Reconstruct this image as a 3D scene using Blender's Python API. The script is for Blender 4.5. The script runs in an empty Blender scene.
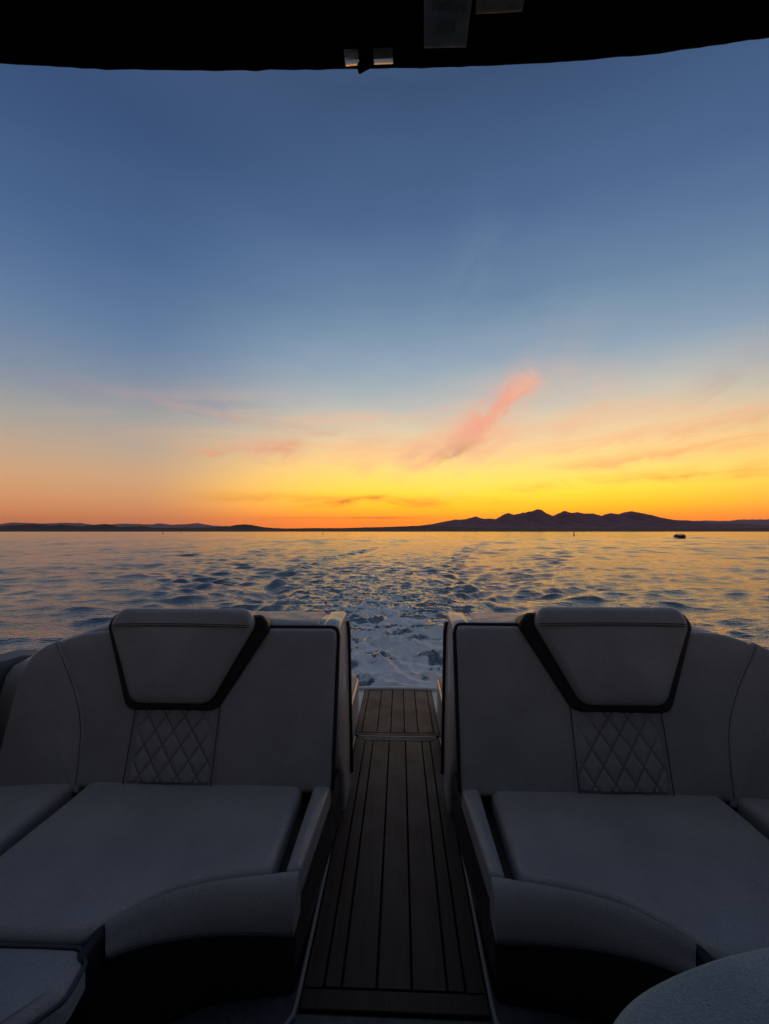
import bpy, bmesh, math, random
import numpy as np
from mathutils import Vector, noise as mn

random.seed(7)
R = math.radians
scene = bpy.context.scene
COL = scene.collection

# ------------------------------------------------------------------ basics
F = 430.0            # focal length in pixels of the photograph
CAMZ = 1.6           # eye height above the water
CAMX = 0.013
HAZE = 1.1e-5
VPX, HY = 400.0, 531.0   # where the boat's axis meets the horizon in the photograph


def lin(r, g, b):
    def f(c):
        c /= 255.0
        return c / 12.92 if c <= 0.04045 else ((c + 0.055) / 1.055) ** 2.4
    return (f(r), f(g), f(b), 1.0)


YAW = R(2.06)


def spot(px, py, y):
    """the point on the world plane Y = y that the photograph shows at pixel (px, py)"""
    u = (px - 384.5) / F
    dx, dy = math.cos(YAW) * u - math.sin(YAW), math.sin(YAW) * u + math.cos(YAW)
    k = y / dy
    return Vector((CAMX + dx * k, y, CAMZ + (HY - py) / F * k))


def tag(o, label=None, cat=None, group=None, kind=None):
    if label: o['label'] = label
    if cat: o['category'] = cat
    if group: o['group'] = group
    if kind: o['kind'] = kind
    return o


def empty(name, loc=(0, 0, 0)):
    o = bpy.data.objects.new(name, None)
    o.location = loc
    o.empty_display_size = 0.1
    COL.objects.link(o)
    return o


def world_loc(o):
    v = Vector((0, 0, 0))
    while o is not None:
        v += o.location
        o = o.parent
    return v


def link(name, bm, mat, parent=None, smooth=True, sharp=None):
    """bmesh in world coordinates -> one mesh object (parents only translate)."""
    bmesh.ops.recalc_face_normals(bm, faces=bm.faces)
    if parent is not None:
        off = world_loc(parent)
        for v in bm.verts:
            v.co -= off
    me = bpy.data.meshes.new(name)
    bm.to_mesh(me)
    bm.free()
    mats = mat if isinstance(mat, (list, tuple)) else [mat]
    for m in mats:
        me.materials.append(m)
    if smooth:
        me.polygons.foreach_set('use_smooth', [True] * len(me.polygons))
        if sharp:
            me.set_sharp_from_angle(angle=R(sharp))
    o = bpy.data.objects.new(name, me)
    COL.objects.link(o)
    o.parent = parent
    return o


# ------------------------------------------------------------------ node helpers
class NT:
    def __init__(self, tree):
        self.t = tree
        self.n = tree.nodes
        self.l = tree.links

    def new(self, kind, **kw):
        nd = self.n.new(kind)
        for k, v in kw.items():
            setattr(nd, k, v)
        return nd

    def put(self, sock, v):
        if isinstance(v, bpy.types.NodeSocket):
            self.l.new(v, sock)
        else:
            sock.default_value = v

    def m(self, op, a, b=None, c=None, clamp=False):
        nd = self.new('ShaderNodeMath', operation=op, use_clamp=clamp)
        self.put(nd.inputs[0], a)
        if b is not None: self.put(nd.inputs[1], b)
        if c is not None: self.put(nd.inputs[2], c)
        return nd.outputs[0]

    def mix(self, f, a, b, blend='MIX'):
        nd = self.new('ShaderNodeMix', data_type='RGBA', blend_type=blend)
        self.put(nd.inputs[0], f)
        self.put(nd.inputs[6], a)
        self.put(nd.inputs[7], b)
        return nd.outputs[2]

    def ramp(self, f, stops, interp='LINEAR'):
        nd = self.new('ShaderNodeValToRGB')
        self.put(nd.inputs[0], f)
        el = nd.color_ramp.elements
        nd.color_ramp.interpolation = interp
        while len(el) > 1:
            el.remove(el[-1])
        el[0].position, el[0].color = stops[0]
        for p, c in stops[1:]:
            e = el.new(p)
            e.color = c
        return nd.outputs[0]

    def mapr(self, v, a, b, c=0.0, d=1.0, smooth=True):
        nd = self.new('ShaderNodeMapRange')
        nd.interpolation_type = 'SMOOTHSTEP' if smooth else 'LINEAR'
        self.put(nd.inputs[0], v)
        for i, x in enumerate((a, b, c, d)):
            self.put(nd.inputs[1 + i], x)
        return nd.outputs[0]

    def noise(self, vec, scale, detail=4, rough=.5, dist=0.0):
        nd = self.new('ShaderNodeTexNoise')
        if vec is not None: self.put(nd.inputs['Vector'], vec)
        nd.inputs['Scale'].default_value = scale
        nd.inputs['Detail'].default_value = detail
        nd.inputs['Roughness'].default_value = rough
        nd.inputs['Distortion'].default_value = dist
        return nd.outputs[0]

    def xyz(self, x, y, z=0.0):
        nd = self.new('ShaderNodeCombineXYZ')
        self.put(nd.inputs[0], x); self.put(nd.inputs[1], y); self.put(nd.inputs[2], z)
        return nd.outputs[0]


def mat_new(name):
    m = bpy.data.materials.new(name)
    m.use_nodes = True
    m.node_tree.nodes.clear()
    T = NT(m.node_tree)
    out = T.new('ShaderNodeOutputMaterial')
    p = T.new('ShaderNodeBsdfPrincipled')
    T.l.new(p.outputs[0], out.inputs[0])
    return m, T, p, out


def surface(name, base, rough=.5, var=.12, scale=6.0, bump=.0, bscale=300.0, metallic=0.0, coat=0.0, spec=.5, rvar=.12):
    """a plain worn surface: slow mottling in colour and gloss plus a fine grain"""
    m, T, p, out = mat_new(name)
    co = T.new('ShaderNodeTexCoord').outputs['Object']
    n = T.noise(co, scale, 5, .6)
    lo = tuple(c * (1 - var) for c in base[:3]) + (1,)
    hi = tuple(min(1, c * (1 + var)) for c in base[:3]) + (1,)
    T.l.new(T.ramp(n, [(.3, lo), (.7, hi)]), p.inputs['Base Color'])
    n2 = T.noise(co, scale * 3.1, 4, .6)
    T.l.new(T.mapr(n2, .25, .75, max(.02, rough - rvar), min(1, rough + rvar)), p.inputs['Roughness'])
    p.inputs['Metallic'].default_value = metallic
    p.inputs['Coat Weight'].default_value = coat
    p.inputs['Specular IOR Level'].default_value = spec
    if bump:
        b = T.new('ShaderNodeBump')
        b.inputs['Strength'].default_value = bump
        b.inputs['Distance'].default_value = .002
        nb = T.noise(co, bscale, 3, .6)
        nc = T.noise(co, 9.0, 3, .55)
        T.l.new(T.m('ADD', nb, T.m('MULTIPLY', nc, 2.5)), b.inputs['Height'])
        T.l.new(b.outputs[0], p.inputs['Normal'])
    return m


def leather(name, base, rough=.44, quilt=False):
    m, T, p, out = mat_new(name)
    co = T.new('ShaderNodeTexCoord').outputs['Object']
    n = T.noise(co, 5.0, 5, .62)
    lo = tuple(c * .86 for c in base[:3]) + (1,)
    hi = tuple(c * 1.1 for c in base[:3]) + (1,)
    colr = T.ramp(n, [(.3, lo), (.7, hi)])
    # scuffs: sparse darker specks
    sp = T.noise(co, 60.0, 3, .7)
    colr = T.mix(T.mapr(sp, .68, .78, 0, .25), colr, tuple(c * .6 for c in base[:3]) + (1,))
    if quilt:
        at = T.new('ShaderNodeAttribute', attribute_name='groove')
        colr = T.mix(T.m('MULTIPLY', at.outputs['Fac'], .85), colr, tuple(c * .25 for c in base[:3]) + (1,))
    gr = T.noise(co, 330.0, 2, .7)
    colr = T.mix(1.0, colr, T.ramp(gr, [(.30, (.80, .80, .80, 1)), (.70, (1.18, 1.18, 1.18, 1))]), 'MULTIPLY')
    T.l.new(colr, p.inputs['Base Color'])
    T.l.new(T.mapr(T.noise(co, 14.0, 4, .6), .25, .75, rough - .1, rough + .14), p.inputs['Roughness'])
    p.inputs['Specular IOR Level'].default_value = .4
    vor = T.new('ShaderNodeTexVoronoi')
    vor.inputs['Scale'].default_value = 420.0
    T.l.new(co, vor.inputs['Vector'])
    b = T.new('ShaderNodeBump')
    b.inputs['Strength'].default_value = .3
    b.inputs['Distance'].default_value = .0015
    wr = T.noise(co, 11.0, 4, .55, .6)
    T.l.new(T.m('ADD', vor.outputs['Distance'], T.m('MULTIPLY', wr, 5.0)), b.inputs['Height'])
    T.l.new(b.outputs[0], p.inputs['Normal'])
    return m


VINYL = leather('grey_vinyl', (.37, .342, .338), .38)
VINYL_Q = leather('quilted_vinyl', (.36, .332, .328), quilt=True)
VINYL_BLUE = leather('blue_grey_vinyl', (.25, .335, .375), .7)
VINYL_BLACK = leather('black_vinyl', (.013, .013, .015), .5)
THREAD = surface('thread', (.03, .03, .034), .8)
SOFTSEAM = surface('tone_thread', (.13, .12, .12), .8)
PIPING = surface('piping', (.05, .05, .055), .5)
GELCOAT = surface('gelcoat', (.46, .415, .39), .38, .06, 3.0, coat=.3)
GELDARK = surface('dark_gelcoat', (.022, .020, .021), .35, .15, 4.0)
RIMMAT = surface('rim_plastic', (.26, .25, .25), .6, .1, 20.0)
LIPMAT = surface('white_lip', (.80, .79, .77), .35, .05, 8.0)
CARPET = surface('deck_mat', (.12, .12, .13), .9, .3, 40.0, bump=.6, bscale=500.0)
SEAM = surface('caulk', (.003, .003, .003), .9, spec=.05)
CANVAS = surface('black_canvas', (.006, .006, .007), .95, .3, 30.0, bump=.5, bscale=900.0, spec=.15)
CHROME = surface('steel', (.86, .84, .82), .10, .05, 40.0, metallic=1.0, rvar=.05)
TABMAT = surface('grey_webbing', (.40, .40, .36), .9, .25, 35.0, bump=.4, bscale=700.0)
PRINT = surface('faded_print', (.26, .26, .24), .9, .3, 90.0)
TABMAT2 = surface('brown_webbing', (.42, .36, .28), .9, .35, 45.0, bump=.4, bscale=700.0)


def teak():
    m, T, p, out = mat_new('dark_teak')
    tc = T.new('ShaderNodeTexCoord').outputs['Object']
    sx = T.new('ShaderNodeSeparateXYZ')
    T.l.new(tc, sx.inputs[0])
    at = T.new('ShaderNodeAttribute', attribute_name='plank')
    v = T.xyz(T.m('MULTIPLY', sx.outputs[0], 95.0), T.m('ADD', T.m('MULTIPLY', sx.outputs[1], 3.0), T.m('MULTIPLY', at.outputs['Fac'], 37.0)), 0.0)
    g = T.noise(v, 1.0, 5, .65, .4)
    c = T.ramp(g, [(.25, (.025, .015, .0122, 1)), (.5, (.047, .0290, .0230, 1)), (.78, (.076, .049, .040, 1))])
    c = T.mix(T.m('MULTIPLY', at.outputs['Fac'], .55), c, (.030, .020, .017, 1))
    dirt = T.noise(tc, 7.0, 5, .65)
    c = T.mix(T.mapr(dirt, .55, .8, 0, .25), c, (.070, .053, .045, 1))
    T.l.new(c, p.inputs['Base Color'])
    T.l.new(T.mapr(dirt, .3, .7, .40, .58), p.inputs['Roughness'])
    p.inputs['Specular IOR Level'].default_value = .22
    b = T.new('ShaderNodeBump')
    b.inputs['Strength'].default_value = .45
    b.inputs['Distance'].default_value = .0015
    T.l.new(g, b.inputs['Height'])
    T.l.new(b.outputs[0], p.inputs['Normal'])
    return m


TEAK = teak()


# ------------------------------------------------------------------ mesh helpers
def rounded(poly, rad, n=6):
    """round the corners of a 2-D polygon; rad is one number or one per corner"""
    N = len(poly)
    rs = rad if isinstance(rad, (list, tuple)) else [rad] * N
    out = []
    for i in range(N):
        p0, p1, p2 = Vector(poly[i - 1]), Vector(poly[i]), Vector(poly[(i + 1) % N])
        a, b = p0 - p1, p2 - p1
        la, lb = a.length, b.length
        a.normalize(); b.normalize()
        r = rs[i]
        if r <= 1e-5:
            out.append(p1.copy()); continue
        ang = a.angle(b)
        t = min(r / max(math.tan(ang / 2), .05), la * .48, lb * .48)
        s, e = p1 + a * t, p1 + b * t
        for k in range(n + 1):
            f = k / n
            out.append((s * (1 - f) + p1 * f) * (1 - f) + (p1 * (1 - f) + e * f) * f)
    return out


def resample(poly, step):
    out = []
    N = len(poly)
    for i in range(N):
        a, b = poly[i], poly[(i + 1) % N]
        k = max(1, int(math.ceil((b - a).length / step)))
        for j in range(k):
            out.append(a.lerp(b, j / k))
    return out


def inward(poly):
    """unit inward normals of a closed polygon"""
    N = len(poly)
    area = sum(poly[i].x * poly[(i + 1) % N].y - poly[(i + 1) % N].x * poly[i].y for i in range(N))
    sg = 1 if area > 0 else -1
    res = []
    for i in range(N):
        d = poly[(i + 1) % N] - poly[i - 1]
        d.normalize()
        res.append(Vector((-d.y, d.x)) * sg)
    return res


def cushion_bm(poly, thick, r, fr, crown=.0, soft=.0, seed=0.0, rings=7, bm=None):
    """padded slab: outline 'poly' in (u, v), rounded front edge, crowned soft face"""
    bm = bm or bmesh.new()
    poly = resample(poly, .018)
    N = len(poly)
    nin = inward(poly)
    cx = Vector((sum(p.x for p in poly) / N, sum(p.y for p in poly) / N))
    rows = []
    rows.append([(p, -thick) for p in poly])
    rows.append([(p, -r) for p in poly])
    for k in range(1, 5):
        a = k / 4 * math.pi / 2
        ins = r * (1 - math.cos(a))
        rows.append([(poly[i] + nin[i] * ins, -r + r * math.sin(a)) for i in range(N)])
    base = [poly[i] + nin[i] * r for i in range(N)]
    for k in range(1, rings):
        f = 1 - k / rings
        rows.append([(cx + (p - cx) * f, crown * (1 - f * f)) for p in base])

    def pos(p, n):
        if soft:
            n = n + soft * mn.noise(Vector((p.x * 6 + seed, p.y * 6, seed))) + soft * .5 * mn.noise(Vector((p.x * 17, p.y * 17 + seed, seed)))
        return fr(p.x, p.y, n)
    vr = [[bm.verts.new(pos(p, n)) for p, n in row] for row in rows]
    for a, b in zip(vr, vr[1:]):
        for i in range(N):
            j = (i + 1) % N
            bm.faces.new((a[i], a[j], b[j], b[i]))
    c = bm.verts.new(pos(cx, crown))
    for i in range(N):
        bm.faces.new((vr[-1][i], vr[-1][(i + 1) % N], c))
    bm.faces.new(list(reversed(vr[0])))
    return bm


def tube_bm(pts, rad, closed=False, n=6, bm=None):
    bm = bm or bmesh.new()
    pts = [Vector(p) for p in pts]
    N = len(pts)
    rings = []
    up = Vector((.13, .21, 1)).normalized()
    for i, p in enumerate(pts):
        a = pts[i - 1] if (i > 0 or closed) else p
        b = pts[(i + 1) % N] if (i < N - 1 or closed) else p
        t = (b - a).normalized()
        x = t.cross(up)
        if x.length < 1e-4: x = t.cross(Vector((1, 0, 0)))
        x.normalize()
        y = t.cross(x).normalized()
        rr = rad[i] if isinstance(rad, (list, tuple)) else rad
        rings.append([bm.verts.new(p + (x * math.cos(2 * math.pi * k / n) + y * math.sin(2 * math.pi * k / n)) * rr) for k in range(n)])
    M = N if closed else N - 1
    for i in range(M):
        a, b = rings[i], rings[(i + 1) % N]
        for k in range(n):
            bm.faces.new((a[k], a[(k + 1) % n], b[(k + 1) % n], b[k]))
    if not closed:
        bm.faces.new(rings[0]); bm.faces.new(list(reversed(rings[-1])))
    return bm


def box_bm(x0, x1, y0, y1, z0, z1, bev=0.0, seg=3, bm=None):
    own = bmesh.new()
    x0, x1 = sorted((x0, x1)); y0, y1 = sorted((y0, y1)); z0, z1 = sorted((z0, z1))
    bmesh.ops.create_cube(own, size=1)
    for v in own.verts:
        v.co = Vector(((x0 + x1) / 2 + v.co.x * (x1 - x0), (y0 + y1) / 2 + v.co.y * (y1 - y0), (z0 + z1) / 2 + v.co.z * (z1 - z0)))
    if bev:
        bmesh.ops.bevel(own, geom=list(own.edges), offset=bev, segments=seg, profile=.5, affect='EDGES')
    if bm is None:
        return own
    me = bpy.data.meshes.new('tmp')
    own.to_mesh(me); own.free()
    bm.from_mesh(me)
    bpy.data.meshes.remove(me)
    return bm


def prism_bm(poly, z0, z1, bev=0.0, seg=2):
    bm = bmesh.new()
    lo = [bm.verts.new((p[0], p[1], z0)) for p in poly]
    hi = [bm.verts.new((p[0], p[1], z1)) for p in poly]
    N = len(poly)
    for i in range(N):
        j = (i + 1) % N
        bm.faces.new((lo[i], lo[j], hi[j], hi[i]))
    bm.faces.new(hi); bm.faces.new(list(reversed(lo)))
    if bev:
        es = [e for e in bm.edges if abs(e.verts[0].co.z - e.verts[1].co.z) < 1e-6]
        bmesh.ops.bevel(bm, geom=es, offset=bev, segments=seg, profile=.5, affect='EDGES')
    return bm


def loft_bm(rows, closed=False, caps=False):
    bm = bmesh.new()
    vr = [[bm.verts.new(p) for p in row] for row in rows]
    N = len(vr[0])
    for a, b in zip(vr, vr[1:]):
        for i in range(N if closed else N - 1):
            j = (i + 1) % N
            bm.faces.new((a[i], a[j], b[j], b[i]))
    if caps:
        bm.faces.new(vr[0]); bm.faces.new(list(reversed(vr[-1])))
    return bm


# ================================================================== THE BOAT
DECK = .55                  # walkway surface
SEAT = .80                  # seat cushion tops
boat = tag(empty('motorboat', (0, 0, 0)), 'motorboat we are riding in, with dark teak walkway leading to its stern swim platform', 'motorboat')

# hull skin with a bow, seen only from beside the photograph's viewpoint
def half_beam(y):
    t = max(0.0, (-y - 1.2) / 4.2)
    return 1.50 * max(0.0, 1 - t ** 2.2)


rows = []
ys = [2.2, 1.6, .8, 0, -.8, -1.6, -2.4, -3.2, -4.0, -4.7, -5.15, -5.38]
for y in ys:
    hb = max(.02, half_beam(y))
    zg = 1.17 if y < .9 else 1.135 if y < 1.9 else .95
    sec = [(hb - .07, .50), (hb - .07, zg - .01), (hb - .05, zg + .012), (hb - .01, zg + .012), (hb + .008, zg - .02), (hb * .97, .55), (hb * .86, .05), (hb * .45, -.30), (0, -.42)]
    row = [Vector((-max(x, 0), y, z)) for x, z in sec] + [Vector((max(x, 0), y, z)) for x, z in reversed(sec[:-1])]
    rows.append(row)
hull = link('hull', loft_bm(rows), surface('grey_gelcoat', (.17, .175, .19), .35, .08, 3.0), boat, sharp=40)
link('hull_transom', box_bm(-1.28, 1.28, 2.17, 2.2, -.1, .5, .01), GELCOAT, boat, sharp=40)

floor_pts = [(-half_beam(y) + .075, y) for y in (1.9, 0, -1.4)] + [(half_beam(y) - .075, y) for y in (-1.4, 0, 1.9)]
link('cockpit_floor', prism_bm(floor_pts, .47, .528), CARPET, boat, smooth=False)
# foredeck and bulkhead behind the viewpoint
fd = [(-half_beam(y) + .02, y) for y in (-1.75, -2.6, -3.4, -4.2, -4.9, -5.3)] + [(half_beam(y) - .02, y) for y in (-5.3, -4.9, -4.2, -3.4, -2.6, -1.75)]
link('foredeck', prism_bm(fd, 1.13, 1.24, .02), GELCOAT, boat, sharp=40)
link('bulkhead', box_bm(-1.36, 1.36, -1.78, -1.70, .53, 1.24, .01), GELDARK, boat, sharp=40)
wb = bmesh.new()
for s in (-1, 1):
    tube_bm([(s * 1.32, -1.2, 1.2), (s * 1.2, -1.55, 1.62), (s * .62, -1.9, 1.66), (s * .1, -1.95, 1.66)], .018, bm=wb)
    tube_bm([(s * .1, -1.95, 1.66), (s * .1, -2.3, 1.25)], .014, bm=wb)
wsf = link('windscreen', wb, GELDARK, boat)
gl, T, p, out = mat_new('tinted_glass')
tr = T.new('ShaderNodeBsdfTransparent'); tr.inputs[0].default_value = (.22, .24, .26, 1)
gs = T.new('ShaderNodeBsdfGlossy'); gs.inputs['Roughness'].default_value = .03
mx = T.new('ShaderNodeMixShader'); mx.inputs[0].default_value = .08
T.l.new(tr.outputs[0], mx.inputs[1]); T.l.new(gs.outputs[0], mx.inputs[2]); T.l.new(mx.outputs[0], out.inputs[0])
gb = bmesh.new()
for s in (-1, 1):
    q = [(s * 1.32, -1.25, 1.21), (s * 1.2, -1.57, 1.61), (s * .62, -1.91, 1.65), (s * .1, -1.96, 1.65), (s * .1, -2.3, 1.26), (s * .75, -2.2, 1.26)]
    gb.faces.new([gb.verts.new(v) for v in q])
link('glass', gb, gl, wsf, smooth=False)
for s in (-1, 1):
    link('helm_console', box_bm(s * .45, s * 1.34, -1.69, -1.25, .53, 1.12, .05), GELDARK, boat, sharp=40)

# transom shells: the moulded boxes behind each backrest
for s in (-1, 1):
    prof = [(1.60, .53), (1.57, .70), (1.455, .83), (1.485, 1.16), (1.515, 1.235), (1.545, 1.262), (1.60, 1.272), (1.70, 1.268), (1.745, 1.245), (1.77, 1.19), (1.79, .95), (1.80, .53)]
    xs = [.192, .197, .212, .24, .30, .6, .9, 1.02, 1.15, 1.27, 1.36, 1.42]
    rows = []
    for i, x in enumerate(xs):
        ed = [.030, .012, .004, .0][i] if i < 4 else 0.0
        dz = .0 if x < .95 else -.16 * ((x - .95) / .47) ** 1.5
        row = []
        for (y, z) in prof:
            zz = z + (dz if z > .8 else 0) - (ed if z > 1.0 else 0)
            yy = y + ed * (1 if y < 1.62 else -1)
            lean = .012 * max(0, (z - .6)) if x < .25 else 0
            row.append(Vector((s * (x + lean), yy, zz)))
        rows.append(row)
    sh = link('transom_shell', loft_bm(rows, closed=True, caps=True), GELCOAT, boat, sharp=50)
    # padded caps on top of the shell
    def top_fr(u, v, n, s=s):
        dz = 0 if u < .95 else -.16 * ((u - .95) / .47) ** 1.5
        return Vector((s * u, v, 1.276 + dz + n - .18 * max(0, (1.56 - v)) ))
    po = rounded([(.275, 1.52), (1.10, 1.52), (1.34, 1.54), (1.34, 1.73), (1.05, 1.74), (.285, 1.74)], .02)
    link('coaming_pad', cushion_bm(po, .02, .014, top_fr, .006, .001, 3 + s), VINYL, sh, sharp=60)
    po = rounded([(.198, 1.495), (.262, 1.505), (.272, 1.74), (.202, 1.755)], [.02, .01, .01, .02])
    link('corner_cap', cushion_bm(po, .03, .014, top_fr, .004, .0, 3 + s), GELCOAT, sh, sharp=60)
    # recessed grab slot on the walkway side
    sl = rounded([(1.555, 1.09), (1.585, 1.09), (1.59, 1.20), (1.56, 1.20)], .012)
    bm = bmesh.new()
    a = [bm.verts.new((s * (.1965 + .012 * (p.y - .6) - .004), p.x, p.y)) for p in sl]
    b = [bm.verts.new((s * .24, p.x, p.y)) for p in sl]
    for i in range(len(sl)):
        bm.faces.new((a[i], a[(i + 1) % len(sl)], b[(i + 1) % len(sl)], b[i]))
    bm.faces.new(a)
    link('grab_slot', bm, GELDARK, sh, smooth=False)
    # black rubber strip along the aft edge of the shell wall
    bm = tube_bm([(s * (.192 + .012 * max(0, z - .6) - .002), 1.79 - (z - .53) * .06 - (.03 if z > 1.2 else 0), z) for z in (.6, .75, .95, 1.1, 1.19, 1.235)], .010)
    link('edge_trim', bm, GELDARK, sh)
    # low aft lounge block behind the shell, beside the walkway
    po = rounded([(.222, 1.80), (1.32, 1.80), (1.25, 2.5), (.228, 2.56)], [.01, .01, .12, .05])
    lb = link('aft_lounge_base', prism_bm([(s * p.x, p.y) for p in po], .53, .735, .012), GELCOAT, boat, sharp=50)
    po = rounded([(.232, 1.81), (1.30, 1.81), (1.23, 2.47), (.238, 2.54)], [.02, .02, .12, .05])
    link('lounge_pad', cushion_bm(po, .03, .02, lambda u, v, n, s=s: Vector((s * u, v, .765 + n)), .008, .002, 9 + s), VINYL, lb, sharp=60)

# swim platform with its bowed white edge
pl = [(-1.22, 2.205), (-1.22, 2.45)]
for k in range(25):
    x = -1.15 + 2.3 * k / 24
    pl.append((x, 2.905 - .16 * (x / 1.15) ** 2 - .22 * max(0, abs(x) - .8)))
pl += [(1.22, 2.45), (1.22, 2.205)]
link('swim_platform', prism_bm(pl, .44, .541, .018, 3), GELCOAT, boat, sharp=50)


link('platform_lip', tube_bm([(x, 2.905 - .16 * (x / 1.15) ** 2 - .22 * max(0, abs(x) - .8) - .012, .546) for x in [-1.1 + 2.2 * k / 40 for k in range(41)]], .012, n=8), LIPMAT, boat)
# teak panels
def deck_panel(name, y0, y1, hw, z, border, seams, bow=0.0):
    """a framed panel of planks; y0 near, y1 far; bow curves the far edge"""
    root = tag(empty(name, (0, (y0 + y1) / 2, z)))
    root.parent = boat

    def far(x):
        return y1 - bow * (x / hw) ** 2

    def strip(bm, poly, layer, val):
        pts = [Vector(q) for q in poly]
        lo = [bm.verts.new((q.x, q.y, z - .006)) for q in pts]
        N = len(pts)
        nin = inward(pts)
        mid = [bm.verts.new((q.x, q.y, z - .0015)) for q in pts]
        hi = [bm.verts.new((q.x + nin[i].x * .0015, q.y + nin[i].y * .0015, z)) for i, q in enumerate(pts)]
        fs = []
        for i in range(N):
            j = (i + 1) % N
            fs.append(bm.faces.new((lo[i], lo[j], mid[j], mid[i])))
            fs.append(bm.faces.new((mid[i], mid[j], hi[j], hi[i])))
        fs.append(bm.faces.new(hi))
        for f in fs:
            f[layer] = val
    bm = bmesh.new()
    lay = bm.faces.layers.float.new('plank')
    g = .0024
    rnd = random.Random(name + str(y0))
    xs = [-hw + border] + list(seams) + [hw - border]
    fb = border * .85 if bow == 0 else border * .5
    for a, b in zip(xs, xs[1:]):
        fa, fbx = far(a) - fb, far(b) - fb
        poly = [(a + g, y0 + border + g), (b - g, y0 + border + g), (b - g, fbx - g), (a + g, fa - g)]
        strip(bm, poly, lay, rnd.random())
    link('planks', bm, TEAK, root, smooth=False)
    bm = bmesh.new()
    lay = bm.faces.layers.float.new('plank')
    strip(bm, [(-hw, y0), (hw, y0), (hw, y0 + border - g), (-hw, y0 + border - g)], lay, .95)
    strip(bm, [(-hw + border + g, far(hw - border) - fb + g), (0, far(0) - fb + g), (hw - border - g, far(hw - border) - fb + g), (hw - .004, far(hw)), (hw * .5, far(hw * .5)), (0, far(0)), (-hw * .5, far(hw * .5)), (-hw + .004, far(hw))], lay, .5)
    for s in (-1, 1):
        strip(bm, [(s * hw, y0 + border + g * .2), (s * hw, far(hw)), (s * (hw - border + g), far(hw - border) - fb), (s * (hw - border + g), y0 + border + g * .2)][::s], lay, .6 + .2 * s)
    link('border', bm, TEAK, root, smooth=False)
    bp = [(-hw - .003, y0 - .003), (hw + .003, y0 - .003)] + [(x, far(x) + .003) for x in (hw + .003, hw * .5, 0, -hw * .5, -hw - .003)]
    link('caulk_bed', prism_bm(bp, z - .008, z - .0035), SEAM, root, smooth=False)
    return root


deck_panel('walkway_panel', .940, 2.195, .208, DECK, .045, [-.122, -.0405, .0405, .122])
deck_panel('platform_panel', 2.215, 2.865, .219, DECK, .030, [-.108, -.036, .036, .108], bow=.012)
# moulded tray edges on both sides of the walkway panels and the lip in front
bm = bmesh.new()
for s in (-1, 1):
    pts = [(s * .2165, 2.19 - k * .1, DECK + .003) for k in range(13)] + [(s * .2165, .955, DECK + .003), (s * .219, .925, DECK), (s * .232, .905, DECK - .004), (s * .27, .89, DECK - .008)]
    tube_bm(pts, .0055, bm=bm)
link('panel_rim', bm, RIMMAT, boat)
link('deck_step', prism_bm([(-.27, .885), (.27, .885), (.216, .94), (.216, 2.2), (-.216, 2.2), (-.216, .94)], .526, .5405, .004), CARPET, boat, smooth=False)
# hinge seam bar between the panels
link('hinge_strip', box_bm(-.2, .2, 2.199, 2.211, .535, .5505, .002), RIMMAT, boat, sharp=40)


# ================================================================== BENCHES
SL = Vector((0, .15, .49)); LEN = SL.length; SV = SL / LEN
SN = Vector((0, -SV.z, SV.y))


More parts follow.
